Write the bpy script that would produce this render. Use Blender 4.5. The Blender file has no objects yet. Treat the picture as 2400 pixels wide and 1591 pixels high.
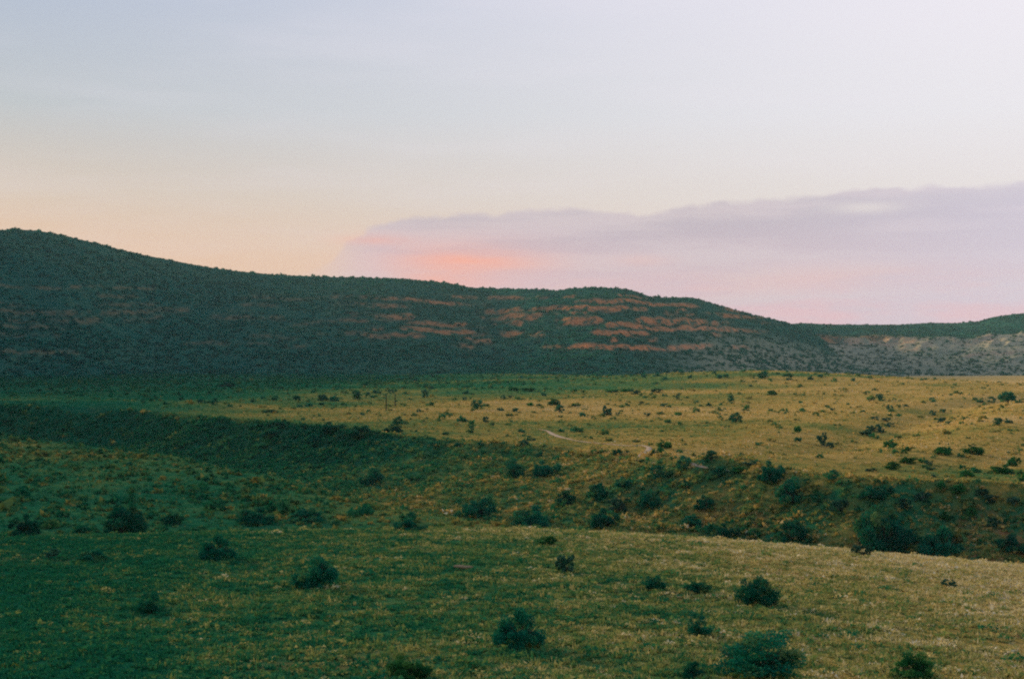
import bpy, math, random
import numpy as np
from mathutils import Vector

R = math.radians
scene = bpy.context.scene
COL = scene.collection
random.seed(7)
RNG = np.random.default_rng(11)


def lin(r, g, b, k=1.0):
    """sRGB 0..255 -> linear rgba"""
    out = []
    for c in (r, g, b):
        c = c / 255.0
        out.append(k * (c / 12.92 if c <= 0.04045 else ((c + 0.055) / 1.055) ** 2.4))
    return tuple(out) + (1.0,)


# ------------------------------------------------------------------ camera
F = 3333.0                      # focal length in pixels of the 2400 px wide photograph
PITCH = math.atan((850 - 795.5) / F)
cam_d = bpy.data.cameras.new("camera")
cam_d.sensor_width = 36.0
cam_d.lens = 36.0 * F / 2400.0
cam_d.clip_start = 0.5
cam_d.clip_end = 30000.0
cam = bpy.data.objects.new("camera", cam_d)
COL.objects.link(cam)
cam.location = (0, 0, 0)
cam.rotation_euler = (math.pi / 2 + PITCH, 0, 0)
scene.camera = cam

# ------------------------------------------------------------------ light
SUN_AZ = -36.0       # degrees from the view direction, negative = left
SUN_EL = 10.5
SUN_STRENGTH = 5.0
SUN_ANGLE = 8.0
sun_d = bpy.data.lights.new("sun", 'SUN')
sun_d.energy = SUN_STRENGTH
sun_d.angle = R(SUN_ANGLE)
sun_d.color = (1.0, 0.75, 0.46)
sun = bpy.data.objects.new("sun", sun_d)
COL.objects.link(sun)
_d = Vector((math.sin(R(SUN_AZ)) * math.cos(R(SUN_EL)), math.cos(R(SUN_AZ)) * math.cos(R(SUN_EL)), math.sin(R(SUN_EL))))
sun.rotation_euler = _d.to_track_quat('Z', 'Y').to_euler()

scene.view_settings.view_transform = 'Standard'
scene.view_settings.look = 'None'
scene.view_settings.exposure = 0.45
scene.view_settings.gamma = 1.0
scene.view_settings.use_curve_mapping = False
scene.cycles.use_denoising = False
scene.cycles.pixel_filter_type = 'BLACKMAN_HARRIS'
scene.cycles.filter_width = 2.1
scene.cycles.max_bounces = 5
scene.cycles.diffuse_bounces = 2
scene.cycles.glossy_bounces = 1
scene.cycles.transmission_bounces = 2
scene.cycles.volume_bounces = 0
scene.cycles.transparent_max_bounces = 4

# ------------------------------------------------------------------ sky
world = bpy.data.worlds.new("World")
scene.world = world
world.use_nodes = True


class N:
    """tiny node-expression helper"""

    def __init__(self, tree):
        self.t = tree
        self.n = tree.nodes
        self.l = tree.links

    def put(self, sock, v):
        if isinstance(v, bpy.types.NodeSocket):
            self.l.new(v, sock)
        else:
            sock.default_value = v

    def m(self, op, a, b=None, c=None, clamp=False):
        n = self.n.new('ShaderNodeMath')
        n.operation = op
        n.use_clamp = clamp
        for i, v in enumerate((a, b, c)):
            if v is not None:
                self.put(n.inputs[i], v)
        return n.outputs[0]

    def ss(self, v, a, b, o0=0.0, o1=1.0):
        n = self.n.new('ShaderNodeMapRange')
        n.interpolation_type = 'SMOOTHSTEP'
        self.put(n.inputs['Value'], v)
        n.inputs['From Min'].default_value = a
        n.inputs['From Max'].default_value = b
        n.inputs['To Min'].default_value = o0
        n.inputs['To Max'].default_value = o1
        return n.outputs[0]

    def mix(self, f, a, b, mode='MIX'):
        n = self.n.new('ShaderNodeMix')
        n.data_type = 'RGBA'
        n.blend_type = mode
        self.put(n.inputs[0], f)
        self.put(n.inputs[6], a)
        self.put(n.inputs[7], b)
        return n.outputs[2]

    def xyz(self, x, y, z):
        n = self.n.new('ShaderNodeCombineXYZ')
        for i, v in enumerate((x, y, z)):
            self.put(n.inputs[i], v)
        return n.outputs[0]

    def noise(self, vec, scale, detail=4.0, rough=0.5, lac=2.0):
        n = self.n.new('ShaderNodeTexNoise')
        if vec is not None:
            self.l.new(vec, n.inputs['Vector'])
        n.inputs['Scale'].default_value = scale
        n.inputs['Detail'].default_value = detail
        n.inputs['Roughness'].default_value = rough
        n.inputs['Lacunarity'].default_value = lac
        return n.outputs['Fac']

    def ramp(self, f, pts, interp='LINEAR'):
        n = self.n.new('ShaderNodeValToRGB')
        n.color_ramp.interpolation = interp
        e = n.color_ramp.elements
        while len(e) < len(pts):
            e.new(0.5)
        for el, (p, c) in zip(e, pts):
            el.position = p
            el.color = c if len(c) == 4 else tuple(c) + (1.0,)
        self.put(n.inputs[0], f)
        return n.outputs[0]

    def gauss(self, a, b, a0, b0, sa, sb):
        da = self.m('DIVIDE', self.m('SUBTRACT', a, a0), sa)
        db = self.m('DIVIDE', self.m('SUBTRACT', b, b0), sb)
        s = self.m('ADD', self.m('MULTIPLY', da, da), self.m('MULTIPLY', db, db))
        return self.m('EXPONENT', self.m('MULTIPLY', s, -1.0))

    def attr(self, name):
        n = self.n.new('ShaderNodeAttribute')
        n.attribute_name = name
        return n.outputs['Fac']


def build_sky():
    w = N(world.node_tree)
    w.n.clear()
    out = w.n.new('ShaderNodeOutputWorld')
    bg = w.n.new('ShaderNodeBackground')
    w.l.new(bg.outputs[0], out.inputs[0])
    tc = w.n.new('ShaderNodeTexCoord')
    sep = w.n.new('ShaderNodeSeparateXYZ')
    w.l.new(tc.outputs['Generated'], sep.inputs[0])
    X, Y, Z = sep.outputs
    az = w.m('MULTIPLY', w.m('ARCTAN2', X, Y), 180 / math.pi)
    el = w.m('MULTIPLY', w.m('ARCSINE', Z), 180 / math.pi)
    # physically based twilight base
    sky = w.n.new('ShaderNodeTexSky')
    sky.sky_type = 'NISHITA'
    sky.sun_disc = False
    sky.sun_elevation = R(SUN_EL)
    sky.sun_rotation = R(SUN_AZ)
    sky.air_density = 1.0
    sky.dust_density = 3.0
    sky.ozone_density = 2.0
    nish = w.mix(1.0, sky.outputs[0], (0.085, 0.085, 0.085, 1), 'MULTIPLY')
    # clear dusk air: bluish lilac overhead, peach near the horizon
    e01 = w.m('DIVIDE', el, 60.0, clamp=True)
    clear = w.ramp(e01, [
        (0.00, lin(240, 180, 136)),
        (0.065, lin(236, 183, 138)),
        (0.11, lin(210, 190, 172)),
        (0.165, lin(178, 187, 194)),
        (0.25, lin(160, 178, 205)),
        (0.6, lin(140, 160, 196)),
        (1.00, lin(132, 152, 190)),
    ])
    pale = w.ramp(e01, [
        (0.00, lin(242, 212, 212)),
        (0.10, lin(238, 228, 226)),
        (0.16, lin(242, 238, 243)),
        (0.26, lin(247, 241, 250)),
        (0.6, lin(190, 200, 222)),
        (1.00, lin(140, 158, 196)),
    ])
    clear = w.mix(w.ss(az, -34.0, 27.0), clear, pale)
    col = w.mix(0.03, clear, nish)
    # the eastern half of the sky, away from the sunset, is already dusky
    away = w.ss(w.m('ABSOLUTE', w.m('ADD', az, 0.0)), 55.0, 150.0)
    away = w.m('MULTIPLY', away, w.ss(el, 35.0, 85.0, 1.0, 0.45))
    col = w.mix(w.m('MULTIPLY', away, 0.6), col, lin(118, 134, 164))
    # very soft high veil, streaked sideways
    st = w.xyz(w.m('MULTIPLY', az, 0.05), w.m('MULTIPLY', el, 0.34), 0.0)
    n1 = w.noise(st, 1.6, 4, 0.55)
    col = w.mix(w.m('MULTIPLY', w.ss(n1, 0.40, 0.75), 0.16), col, lin(240, 232, 242))
    # cloud bank low over the hills
    top = w.n.new('ShaderNodeFloatCurve')
    cv = top.mapping.curves[0]
    AZ0, AZ1, E1 = -12.0, 60.0, 12.0
    pts = [(-12, 2.6), (-7.6, 4.0), (-6.6, 4.75), (-5.6, 5.38), (-4.3, 5.74), (-1.0, 6.08), (2.6, 6.18), (5.0, 6.03),
           (7.7, 6.40), (11.9, 6.55), (13.5, 6.72), (19.8, 6.95), (32, 7.4), (46, 6.2), (60, 2.0)]
    cp = [((a - AZ0) / (AZ1 - AZ0), e / E1) for a, e in pts]
    cv.points[0].location = cp[0]
    cv.points[-1].location = cp[-1]
    for p in cp[1:-1]:
        cv.points.new(*p)
    for p in cv.points:
        p.handle_type = 'AUTO'
    top.mapping.update()
    aN = w.m('DIVIDE', w.m('SUBTRACT', az, AZ0), AZ1 - AZ0, clamp=True)
    w.l.new(aN, top.inputs['Value'])
    topE = w.m('MULTIPLY', top.outputs[0], E1)
    cvec = w.xyz(w.m('MULTIPLY', az, 0.30), w.m('MULTIPLY', el, 1.3), 3.0)
    n2 = w.noise(cvec, 1.0, 5, 0.55)
    n4 = w.noise(w.xyz(w.m('MULTIPLY', az, 0.62), w.m('MULTIPLY', el, 0.5), 5.0), 1.0, 3, 0.5)
    n3 = w.noise(w.xyz(w.m('MULTIPLY', az, 0.10), w.m('MULTIPLY', el, 0.95), 9.0), 1.3, 4, 0.5)
    edge = w.m('ADD', w.m('SUBTRACT', topE, el), w.m('ADD', w.m('MULTIPLY', w.m('SUBTRACT', n2, 0.5), 0.55), w.m('MULTIPLY', w.m('SUBTRACT', n4, 0.5), 0.75)))
    inband = w.m('MULTIPLY', w.ss(az, -9.0, -5.0), w.ss(az, 48.0, 60.0, 1.0, 0.0))
    mask = w.m('MULTIPLY', w.ss(edge, -0.05, 0.22), inband)
    thick = w.ss(edge, 0.0, 1.2, 0.84, 1.0)
    cloud = w.mix(w.ss(el, 2.6, 6.4), lin(222, 193, 201), lin(196, 184, 195))
    cloud = w.mix(w.m('MULTIPLY', w.ss(n3, 0.40, 0.64), 0.55), cloud, lin(224, 206, 210))
    cloud = w.mix(w.m('MULTIPLY', w.ss(az, 6.0, 24.0), 0.62), cloud, lin(222, 213, 230))
    # lower clouds catch the last pink light
    pink = w.m('MULTIPLY', w.ss(el, 1.4, 4.3, 1.0, 0.0), w.ss(n2, 0.38, 0.66))
    cloud = w.mix(w.m('MULTIPLY', pink, 0.62), cloud, lin(240, 190, 196))
    hole = w.gauss(az, el, 14.0, 6.05, 1.3, 0.22)
    mask = w.m('MULTIPLY', w.m('MULTIPLY', mask, thick), w.m('SUBTRACT', 1.0, w.m('MULTIPLY', hole, 0.7)))
    col = w.mix(mask, col, cloud)
    # glowing patches where the sunlight reaches through
    brk = w.ss(n2, 0.30, 0.62)
    stk = w.ss(n3, 0.34, 0.62)
    g = w.m('MULTIPLY', w.gauss(az, el, -1.9, 3.95, 3.5, 0.92), w.m('ADD', 0.38, w.m('MULTIPLY', stk, 0.36)))
    g = w.m('ADD', g, w.m('MULTIPLY', w.gauss(az, el, -1.7, 4.16, 2.4, 0.34), w.m('ADD', 0.12, w.m('MULTIPLY', brk, 0.24))))
    g = w.m('ADD', g, w.m('MULTIPLY', w.gauss(az, el, -2.9, 3.3, 1.6, 0.4), w.m('MULTIPLY', brk, 0.5)))
    g = w.m('ADD', g, w.m('MULTIPLY', w.gauss(az, el, -5.4, 4.95, 1.5, 0.24), w.m('ADD', 0.15, w.m('MULTIPLY', brk, 0.35))))
    g = w.m('ADD', g, w.m('MULTIPLY', w.gauss(az, el, 5.2, 4.1, 1.2, 0.25), 0.20))
    g = w.m('ADD', g, w.m('MULTIPLY', w.gauss(az, el, 5.5, 3.0, 5.0, 0.45), w.m('MULTIPLY', stk, 0.22)))
    g = w.m('ADD', g, w.m('MULTIPLY', w.gauss(az, el, 14.0, 3.4, 5.0, 0.5), w.m('MULTIPLY', stk, 0.20)))
    col = w.mix(w.m('MINIMUM', g, 1.0), col, lin(254, 177, 158))
    w.l.new(col, bg.inputs[0])
    bg.inputs[1].default_value = 0.735


build_sky()


# ------------------------------------------------------------------ numpy helpers
def _hash(ix, iy, seed):
    h = (ix.astype(np.int64) * 374761393 + iy.astype(np.int64) * 668265263 + seed * 1442695041) & 0xffffffff
    h = ((h ^ (h >> 13)) * 1274126177) & 0xffffffff
    return ((h ^ (h >> 16)) & 0xffff) / 65535.0


def vnoise(x, y, seed=0):
    ix = np.floor(x); iy = np.floor(y)
    fx = x - ix; fy = y - iy
    fx = fx * fx * (3 - 2 * fx); fy = fy * fy * (3 - 2 * fy)
    a = _hash(ix, iy, seed); b = _hash(ix + 1, iy, seed)
    c = _hash(ix, iy + 1, seed); d = _hash(ix + 1, iy + 1, seed)
    return (a + (b - a) * fx) * (1 - fy) + (c + (d - c) * fx) * fy


def fbm(x, y, scale, octv=4, seed=0, gain=0.5):
    s = 0.0; a = 1.0; tot = 0.0; f = 1.0 / scale
    for o in range(octv):
        s = s + a * (vnoise(x * f + 17.3 * o, y * f - 9.1 * o, seed + o) * 2 - 1)
        tot += a; a *= gain; f *= 2.03
    return s / tot


def sstep(a, b, v):
    t = np.clip((v - a) / (b - a), 0, 1)
    return t * t * (3 - 2 * t)


def softplus(v, k):
    return k * np.logaddexp(0.0, v / k)


CT, ST = math.cos(PITCH), math.sin(PITCH)


def pix_dir(u, v):
    a = (u - 1200.0) / F
    b = (795.5 - v) / F
    return np.array([a, CT - b * ST, b * CT + ST])


def pix_azel(u, v):
    d = pix_dir(u, v)
    return math.degrees(math.atan2(d[0], d[1])), d[2] / math.hypot(d[0], d[1])


# ------------------------------------------------------------------ terrain height
ARROYO = np.array([  # x, y, floor z, outer bank width, inner bank width, steepness of the outer bank, brush and painted shade on it
    (170, 60, -27, 34, 30, 1.9, 0.3), (98, 118, -26.5, 33, 26, 1.9, 0.22), (57, 142, -26, 31, 24, 2.0, 0.28), (27, 160, -25.5, 31, 22, 2.1, 0.42),
    (6, 179, -25, 34, 18, 1.8, 0.44), (-12, 205, -24.5, 44, 16, 1.4, 0.34), (-30, 240, -24, 44, 15, 1.3, 0.20), (-46, 275, -23.5, 34, 15, 1.6, 0.50),
    (-62, 306, -23.4, 24, 16, 1.5, 1.1), (-88, 344, -23.4, 18, 16, 1.4, 1.5), (-116, 386, -23.2, 14, 20, 1.2, 1.6), (-168, 408, -23, 12, 22, 1.2, 1.6),
    (-260, 428, -22.5, 12, 22, 1.2, 1.5), (-520, 470, -21, 24, 18, 1.6, 1.2)], float)
SWALE = np.array([(44, 238), (60, 262), (86, 318), (108, 372), (146, 460), (210, 560)], float)


def poly_dist(x, y, P):
    best = np.full(x.shape, 1e9); sgn = np.ones(x.shape); seg = np.zeros(x.shape); tt = np.zeros(x.shape)
    for i in range(len(P) - 1):
        ax, ay = P[i, 0], P[i, 1]
        dx, dy = P[i + 1, 0] - ax, P[i + 1, 1] - ay
        L2 = dx * dx + dy * dy
        t = np.clip(((x - ax) * dx + (y - ay) * dy) / L2, 0, 1)
        ex = x - ax - t * dx; ey = y - ay - t * dy
        d = np.hypot(ex, ey)
        c = dx * (y - ay) - dy * (x - ax)
        m = d < best
        best = np.where(m, d, best); sgn = np.where(m, -np.sign(c), sgn)
        seg = np.where(m, i, seg); tt = np.where(m, t, tt)
    return best, sgn, seg.astype(int), tt


KX = np.array([-80, -37.8, -30, -22, -14, -6.3, 3.2, 12.6, 18.9, 25.2, 31.5, 37.8, 55, 80], float)
KZ = np.array([-13.3, -12.80, -12.62, -12.40, -12.28, -12.16, -12.22, -12.66, -13.14, -13.70, -14.27, -14.93, -17.2, -20])


def plain_z(x, y):
    r = np.hypot(x, y)
    a = np.interp(r, [0, 150, 300, 450, 600, 800, 1000, 1300, 1700, 4000], [-15.4, -15.3, -15.0, -14.2, -12.6, -10.6, -9.2, -8.4, -12, -14])
    b = np.interp(r, [0, 150, 300, 450, 600, 900, 1200, 4000], [-15.4, -15.3, -14.9, -14.2, -14.2, -14.6, -14.8, -15.5])
    w = sstep(140, 300, x - 0.06 * y)
    z = a * (1 - w) + b * w
    z = z + 6.0 * np.exp(-(((x - 128) / 92) ** 2 + ((y - 760) / 150) ** 2))
    z = z + 1.6 * np.exp(-(((x + 86) / 11) ** 2 + ((y - 430) / 16) ** 2))      # hump on the rim, left
    z = z + 1.2 * sstep(-60, -110, x) * sstep(380, 420, y) * sstep(620, 480, y)
    sd, sg, _, _ = poly_dist(x, y, SWALE)
    z = z - 1.9 * np.exp(-(sd / 11) ** 2) + 1.3 * np.exp(-((sd - 22) / 14) ** 2) * (sg > 0)
    z = z + 2.6 * fbm(x, y, 190, 3, 23) * sstep(640, 1000, r) + 1.25 * fbm(x, y, 75, 3, 21) * sstep(150, 280, r) + 0.22 * fbm(x, y, 16, 3, 31)
    return z


def inner_z(x, y):
    zc = np.interp(x, KX, KZ)
    kn = zc + 0.42 - 0.030 * (y - 105) - 0.27 * softplus(y - 106.0, 3.5) + 0.0006 * np.clip(70 - y, 0, 60) ** 2
    kn = kn + 0.22 * fbm(x, y, 22, 3, 5) + 0.08 * fbm(x, y, 5, 3, 6)
    te = np.interp(y, [0, 130, 160, 220, 300, 350, 500], [-18.5, -18.0, -17.4, -17.3, -18.2, -19.0, -20]) \
        + 0.6 * fbm(x, y, 45, 3, 15) + 0.2 * fbm(x, y, 10, 3, 16)
    k = 1.2
    return k * np.logaddexp(kn / k, te / k)


def ground_z(x, y):
    x = np.asarray(x, float); y = np.asarray(y, float)
    r = np.hypot(x, y)
    d, s, seg, t = poly_dist(x, y, ARROYO)
    A0 = ARROYO[seg]; A1 = ARROYO[np.minimum(seg + 1, len(ARROYO) - 1)]
    par = A0 + (A1 - A0) * t[..., None]
    fl, wo, wi, ex = par[..., 2], par[..., 3], par[..., 4], par[..., 5]
    wob = 1 + 0.32 * fbm(x, y, 24, 3, 41) + 0.10 * fbm(x, y, 7, 2, 47)
    po = np.clip((d - 4) / (wo * wob), 0, 1)
    pi_ = np.clip((d - 4) / (wi * wob), 0, 1)
    fo = np.where(po < 1, po ** ex, 1.0)
    fi = np.where(pi_ < 1, pi_ ** 0.9, 1.0)
    pz = plain_z(x, y); iz = inner_z(x, y)
    zo = fl + (pz - fl) * fo
    zi = np.minimum(fl + (iz - fl) * sstep(0, 1, fi), iz)
    z = np.where(s > 0, zo, zi)
    z = z + np.where(s > 0, np.sin(np.pi * po), 0) * 0.9 * fbm(x, y, 9, 3, 51)
    # the bank the photographer stands on
    bank = -1.9 - 0.34 * np.clip(r - 3, 0, None)
    near = np.where(y > -4, bank, -2.2 + 0.3 * fbm(x, y, 20, 2, 61))
    z = np.where(r < 60, np.maximum(z, near), z)
    z = np.where(y < -4, -2.2 - 0.0 * x + 3 * sstep(200, 900, r) * fbm(x, y, 200, 3, 62) - 12 * sstep(20, 160, r), z)
    # unseen hillside added along the left to shade the ground there
    ax, ay, bx, by = -44.0, 10.0, -470.0, 1050.0
    L = math.hypot(bx - ax, by - ay)
    q = ((x - ax) * (by - ay) - (y - ay) * (bx - ax)) / L
    q = -q
    lam = ((x - ax) * (bx - ax) + (y - ay) * (by - ay)) / L
    q = q - 5 + 5 * fbm(x, y, 60, 2, 71)
    H = 58 + 0.15 * np.clip(lam, 0, 1100)
    up = H * (1 - np.exp(-np.clip(q, 0, None) * 1.0 / H)) * sstep(-160, -20, lam) * sstep(1500, 1050, lam)
    z = z + up * (1 + 0.12 * fbm(x, y, 40, 3, 72))
    return z


def cast(u, v, y0=36.0, y1=2500.0):
    d = pix_dir(u, v)
    d = d / math.hypot(d[0], d[1])
    rr = y0 * (y1 / y0) ** np.linspace(0, 1, 1600)
    zz = ground_z(d[0] * rr, d[1] * rr)
    hit = np.nonzero(d[2] * rr < zz)[0]
    if len(hit) == 0:
        return None
    i = max(1, hit[0])
    fine = np.linspace(rr[i - 1], rr[i], 30)
    zf = ground_z(d[0] * fine, d[1] * fine)
    j = np.nonzero(d[2] * fine <= zf)[0]
    r = fine[j[0]] if len(j) else rr[i]
    x, y = d[0] * r, d[1] * r
    return float(x), float(y), float(ground_z(np.array([x]), np.array([y]))[0]), float(r)


def arroyo_par(seg, t):
    A0 = ARROYO[seg]; A1 = ARROYO[np.minimum(seg + 1, len(ARROYO) - 1)]
    return A0 + (A1 - A0) * t[..., None]


def dryness_shade(x, y):
    """0 green, 1 straw coloured: what grows where, plus shade painted on the left and the banks"""
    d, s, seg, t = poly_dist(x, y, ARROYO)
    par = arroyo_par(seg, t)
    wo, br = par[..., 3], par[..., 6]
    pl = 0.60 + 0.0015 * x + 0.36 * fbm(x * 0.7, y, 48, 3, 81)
    pl = pl - 0.26 * sstep(500, 700, y) - 0.35 * sstep(640, 900, y) * sstep(60, -160, x) - 0.30 * sstep(-60, -130, x) + 0.30 * sstep(435, 455, y) * sstep(560, 500, y) * sstep(-60, -100, x) * sstep(-0.2, 0.3, fbm(x * 0.4, y, 22, 3, 86))  # left plain kept greener and darker, shade put into its colour
    pl = np.where(s > 0, pl - 0.72 * br * sstep(wo + 4.5, wo - 1, d) * (1 - 0.55 * sstep(26, 52, x) * sstep(-0.25, 0.3, fbm(x, y, 16, 3, 84))), pl)  # bank darkened for its brush and for the shade on its face
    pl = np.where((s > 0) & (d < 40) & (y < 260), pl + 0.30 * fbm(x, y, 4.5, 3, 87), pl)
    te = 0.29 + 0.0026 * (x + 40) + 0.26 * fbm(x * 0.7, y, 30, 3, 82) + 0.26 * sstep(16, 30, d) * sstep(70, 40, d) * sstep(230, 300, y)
    kn = 0.35 + 0.0165 * x + 0.0014 * (y - 60) + 0.16 * fbm(x, y, 12, 3, 83) + 0.22 * sstep(92, 107, y)  # knoll painted darker green leftwards in place of falling light
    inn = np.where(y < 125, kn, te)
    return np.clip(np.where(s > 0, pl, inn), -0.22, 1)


# ------------------------------------------------------------------ mesh helpers
def mesh_np(name, V, Fc, attrs=None, smooth=True):
    V = np.asarray(V, np.float32); Fc = np.asarray(Fc, np.int32)
    k = Fc.shape[1]
    me = bpy.data.meshes.new(name)
    me.vertices.add(len(V)); me.vertices.foreach_set('co', V.ravel())
    me.loops.add(Fc.size); me.loops.foreach_set('vertex_index', Fc.ravel())
    me.polygons.add(len(Fc)); me.polygons.foreach_set('loop_start', np.arange(0, Fc.size, k, dtype=np.int32))
    if smooth:
        me.polygons.foreach_set('use_smooth', np.ones(len(Fc), bool))
    for an, av in (attrs or {}).items():
        at = me.attributes.new(an, 'FLOAT', 'POINT')
        at.data.foreach_set('value', np.asarray(av, np.float32))
    me.update(calc_edges=True)
    return me


def obj(name, me, mat, parent=None, loc=None):
    o = bpy.data.objects.new(name, me)
    COL.objects.link(o)
    if mat and me and not me.materials:
        me.materials.append(mat)
    if parent:
        o.parent = parent
    if loc:
        o.location = loc
    return o


def tag(o, label=None, cat=None, group=None, kind=None):
    for k, v in (('label', label), ('category', cat), ('group', group), ('kind', kind)):
        if v:
            o[k] = v
    return o


def grid_faces(nr, nc, wrap=False):
    i, j = np.meshgrid(np.arange(nr - 1), np.arange(nc if wrap else nc - 1), indexing='ij')
    j2 = (j + 1) % nc
    return np.stack([i * nc + j, i * nc + j2, (i + 1) * nc + j2, (i + 1) * nc + j], -1).reshape(-1, 4)


# ------------------------------------------------------------------ materials
def new_mat(name):
    m = bpy.data.materials.new(name)
    m.use_nodes = True
    w = N(m.node_tree)
    b = m.node_tree.nodes['Principled BSDF']
    b.inputs['Roughness'].default_value = 0.92
    b.inputs['Specular IOR Level'].default_value = 0.0
    return m, w, b


def geo_pos(w):
    return w.n.new('ShaderNodeNewGeometry').outputs['Position']


def mat_ground():
    m, w, b = new_mat('dry_grassland')
    p = geo_pos(w)
    dry = w.attr('dry'); soil = w.attr('soil')  # green to straw tone, painted shade included
    nA = w.noise(p, 0.06, 5, 0.6)
    nB = w.noise(p, 0.55, 6, 0.65)
    nC = w.noise(p, 3.2, 5, 0.7)
    nD = w.noise(p, 1.3, 4, 0.6)
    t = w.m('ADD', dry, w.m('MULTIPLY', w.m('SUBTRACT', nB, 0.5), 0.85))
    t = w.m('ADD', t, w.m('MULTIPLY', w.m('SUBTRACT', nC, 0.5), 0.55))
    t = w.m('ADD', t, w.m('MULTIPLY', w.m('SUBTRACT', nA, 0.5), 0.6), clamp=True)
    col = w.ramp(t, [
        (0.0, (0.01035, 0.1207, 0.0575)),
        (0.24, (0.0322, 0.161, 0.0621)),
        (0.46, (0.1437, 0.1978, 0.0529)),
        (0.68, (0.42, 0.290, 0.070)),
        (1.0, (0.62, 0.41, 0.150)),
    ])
    # grey-green sage ground cover in patches
    col = w.mix(w.m('MULTIPLY', w.ss(nD, 0.54, 0.70), 0.3), col, (0.075, 0.165, 0.095, 1))
    # bare orange soil on banks
    sm = w.m('MULTIPLY', soil, w.ss(nB, 0.42, 0.62))
    col = w.mix(sm, col, (0.30, 0.150, 0.060, 1))
    w.l.new(col, b.inputs['Base Color'])
    bp = w.n.new('ShaderNodeBump')
    bp.inputs['Strength'].default_value = 0.9
    bp.inputs['Distance'].default_value = 0.25
    w.l.new(w.m('ADD', nC, w.m('MULTIPLY', nB, 1.5)), bp.inputs['Height'])
    w.l.new(bp.outputs[0], b.inputs['Normal'])
    return m


def mat_hill():
    m, w, b = new_mat('scrubby_hillside')
    p = geo_pos(w)
    rock = w.attr('rock'); bare = w.attr('bare')
    nA = w.noise(p, 0.012, 5, 0.6)
    nB = w.noise(p, 0.09, 6, 0.68)
    nC = w.noise(p, 0.35, 4, 0.7)
    t = w.m('ADD', w.m('MULTIPLY', nB, 0.65), w.m('MULTIPLY', nC, 0.35))
    t = w.m('ADD', t, w.m('MULTIPLY', w.m('SUBTRACT', nA, 0.5), 0.45), clamp=True)
    col = w.ramp(t, [
        (0.28, (0.005, 0.072, 0.052)),
        (0.50, (0.014, 0.100, 0.066)),
        (0.72, (0.060, 0.120, 0.066)),
    ])
    pale = w.ramp(t, [
        (0.30, (0.22, 0.240, 0.165)),
        (0.55, (0.45, 0.380, 0.250)),
        (0.75, (0.62, 0.455, 0.300)),
    ])
    col = w.mix(bare, col, pale)
    rk = w.ramp(nC, [(0.3, (0.40, 0.130, 0.050)), (0.6, (0.62, 0.235, 0.095)), (0.8, (0.66, 0.34, 0.17))])
    rk = w.mix(w.m('MULTIPLY', bare, 0.8, clamp=True), rk, (0.50, 0.36, 0.25, 1))
    brk = w.m('MULTIPLY', w.ss(nB, 0.36, 0.56), w.ss(nC, 0.24, 0.50))
    col = w.mix(w.m('MULTIPLY', w.m('MULTIPLY', rock, brk), 0.92), col, rk)
    w.l.new(col, b.inputs['Base Color'])
    bp = w.n.new('ShaderNodeBump')
    bp.inputs['Strength'].default_value = 0.8
    bp.inputs['Distance'].default_value = 2.5
    w.l.new(nB, bp.inputs['Height'])
    w.l.new(bp.outputs[0], b.inputs['Normal'])
    return m


def mat_leaf(name, ramp, rough=0.85):
    """foliage: colour by the 'tint' each clump carries, with some light through the leaf"""
    m, w, b = new_mat(name)
    col = w.ramp(w.attr('tint'), ramp)
    oi = w.n.new('ShaderNodeObjectInfo')
    hs = w.n.new('ShaderNodeHueSaturation')
    w.l.new(col, hs.inputs['Color'])
    w.l.new(w.ss(oi.outputs['Random'], 0, 1, 0.78, 1.25), hs.inputs['Value'])
    b.inputs['Roughness'].default_value = rough
    w.l.new(hs.outputs[0], b.inputs['Base Color'])
    tr = w.n.new('ShaderNodeBsdfTranslucent')
    w.l.new(hs.outputs[0], tr.inputs['Color'])
    mx = w.n.new('ShaderNodeMixShader')
    mx.inputs[0].default_value = 0.25
    w.l.new(b.outputs[0], mx.inputs[1])
    w.l.new(tr.outputs[0], mx.inputs[2])
    w.l.new(mx.outputs[0], m.node_tree.nodes['Material Output'].inputs[0])
    return m


M_GROUND = mat_ground()
M_HILL = mat_hill()
M_JUNIPER = mat_leaf('juniper_foliage', [(0.0, (0.007, 0.125, 0.075)), (0.6, (0.013, 0.180, 0.098)), (0.85, (0.042, 0.225, 0.092)), (1.0, (0.14, 0.24, 0.085))])
M_SHRUB = mat_leaf('green_shrub_foliage', [(0.0, (0.016, 0.120, 0.040)), (0.6, (0.035, 0.190, 0.052)), (1.0, (0.09, 0.25, 0.060))])
M_SAGE = mat_leaf('sage_foliage', [(0.0, (0.022, 0.120, 0.072)), (0.6, (0.050, 0.170, 0.100)), (1.0, (0.12, 0.24, 0.150))])
M_YELLOW = mat_leaf('yellow_flowering_foliage', [(0.0, (0.16, 0.20, 0.02)), (1.0, (0.42, 0.36, 0.03))])
M_GRASS = mat_leaf('grass_blades', [(0.0, (0.01035, 0.1323, 0.06325)), (0.24, (0.0345, 0.184, 0.0713)), (0.46, (0.1552, 0.2242, 0.0644)),
                                    (0.68, (0.43, 0.305, 0.076)), (0.92, (0.64, 0.43, 0.15)), (1.0, (0.6325, 0.575, 0.391))])
M_KNOLL = mat_leaf('knoll_brush', [(0.0, (0.01, 0.1225, 0.0575)), (0.20, (0.035, 0.175, 0.0625)), (0.42, (0.1688, 0.2375, 0.0625)),
                                   (0.62, (0.3875, 0.3438, 0.1063)), (0.88, (0.6, 0.4875, 0.2063)), (1.0, (0.725, 0.65, 0.4375))])
M_HSCRUB = mat_leaf('hill_scrub_foliage', [(0.0, (0.004, 0.090, 0.062)), (0.6, (0.010, 0.135, 0.088)), (1.0, (0.038, 0.165, 0.095))])


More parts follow.
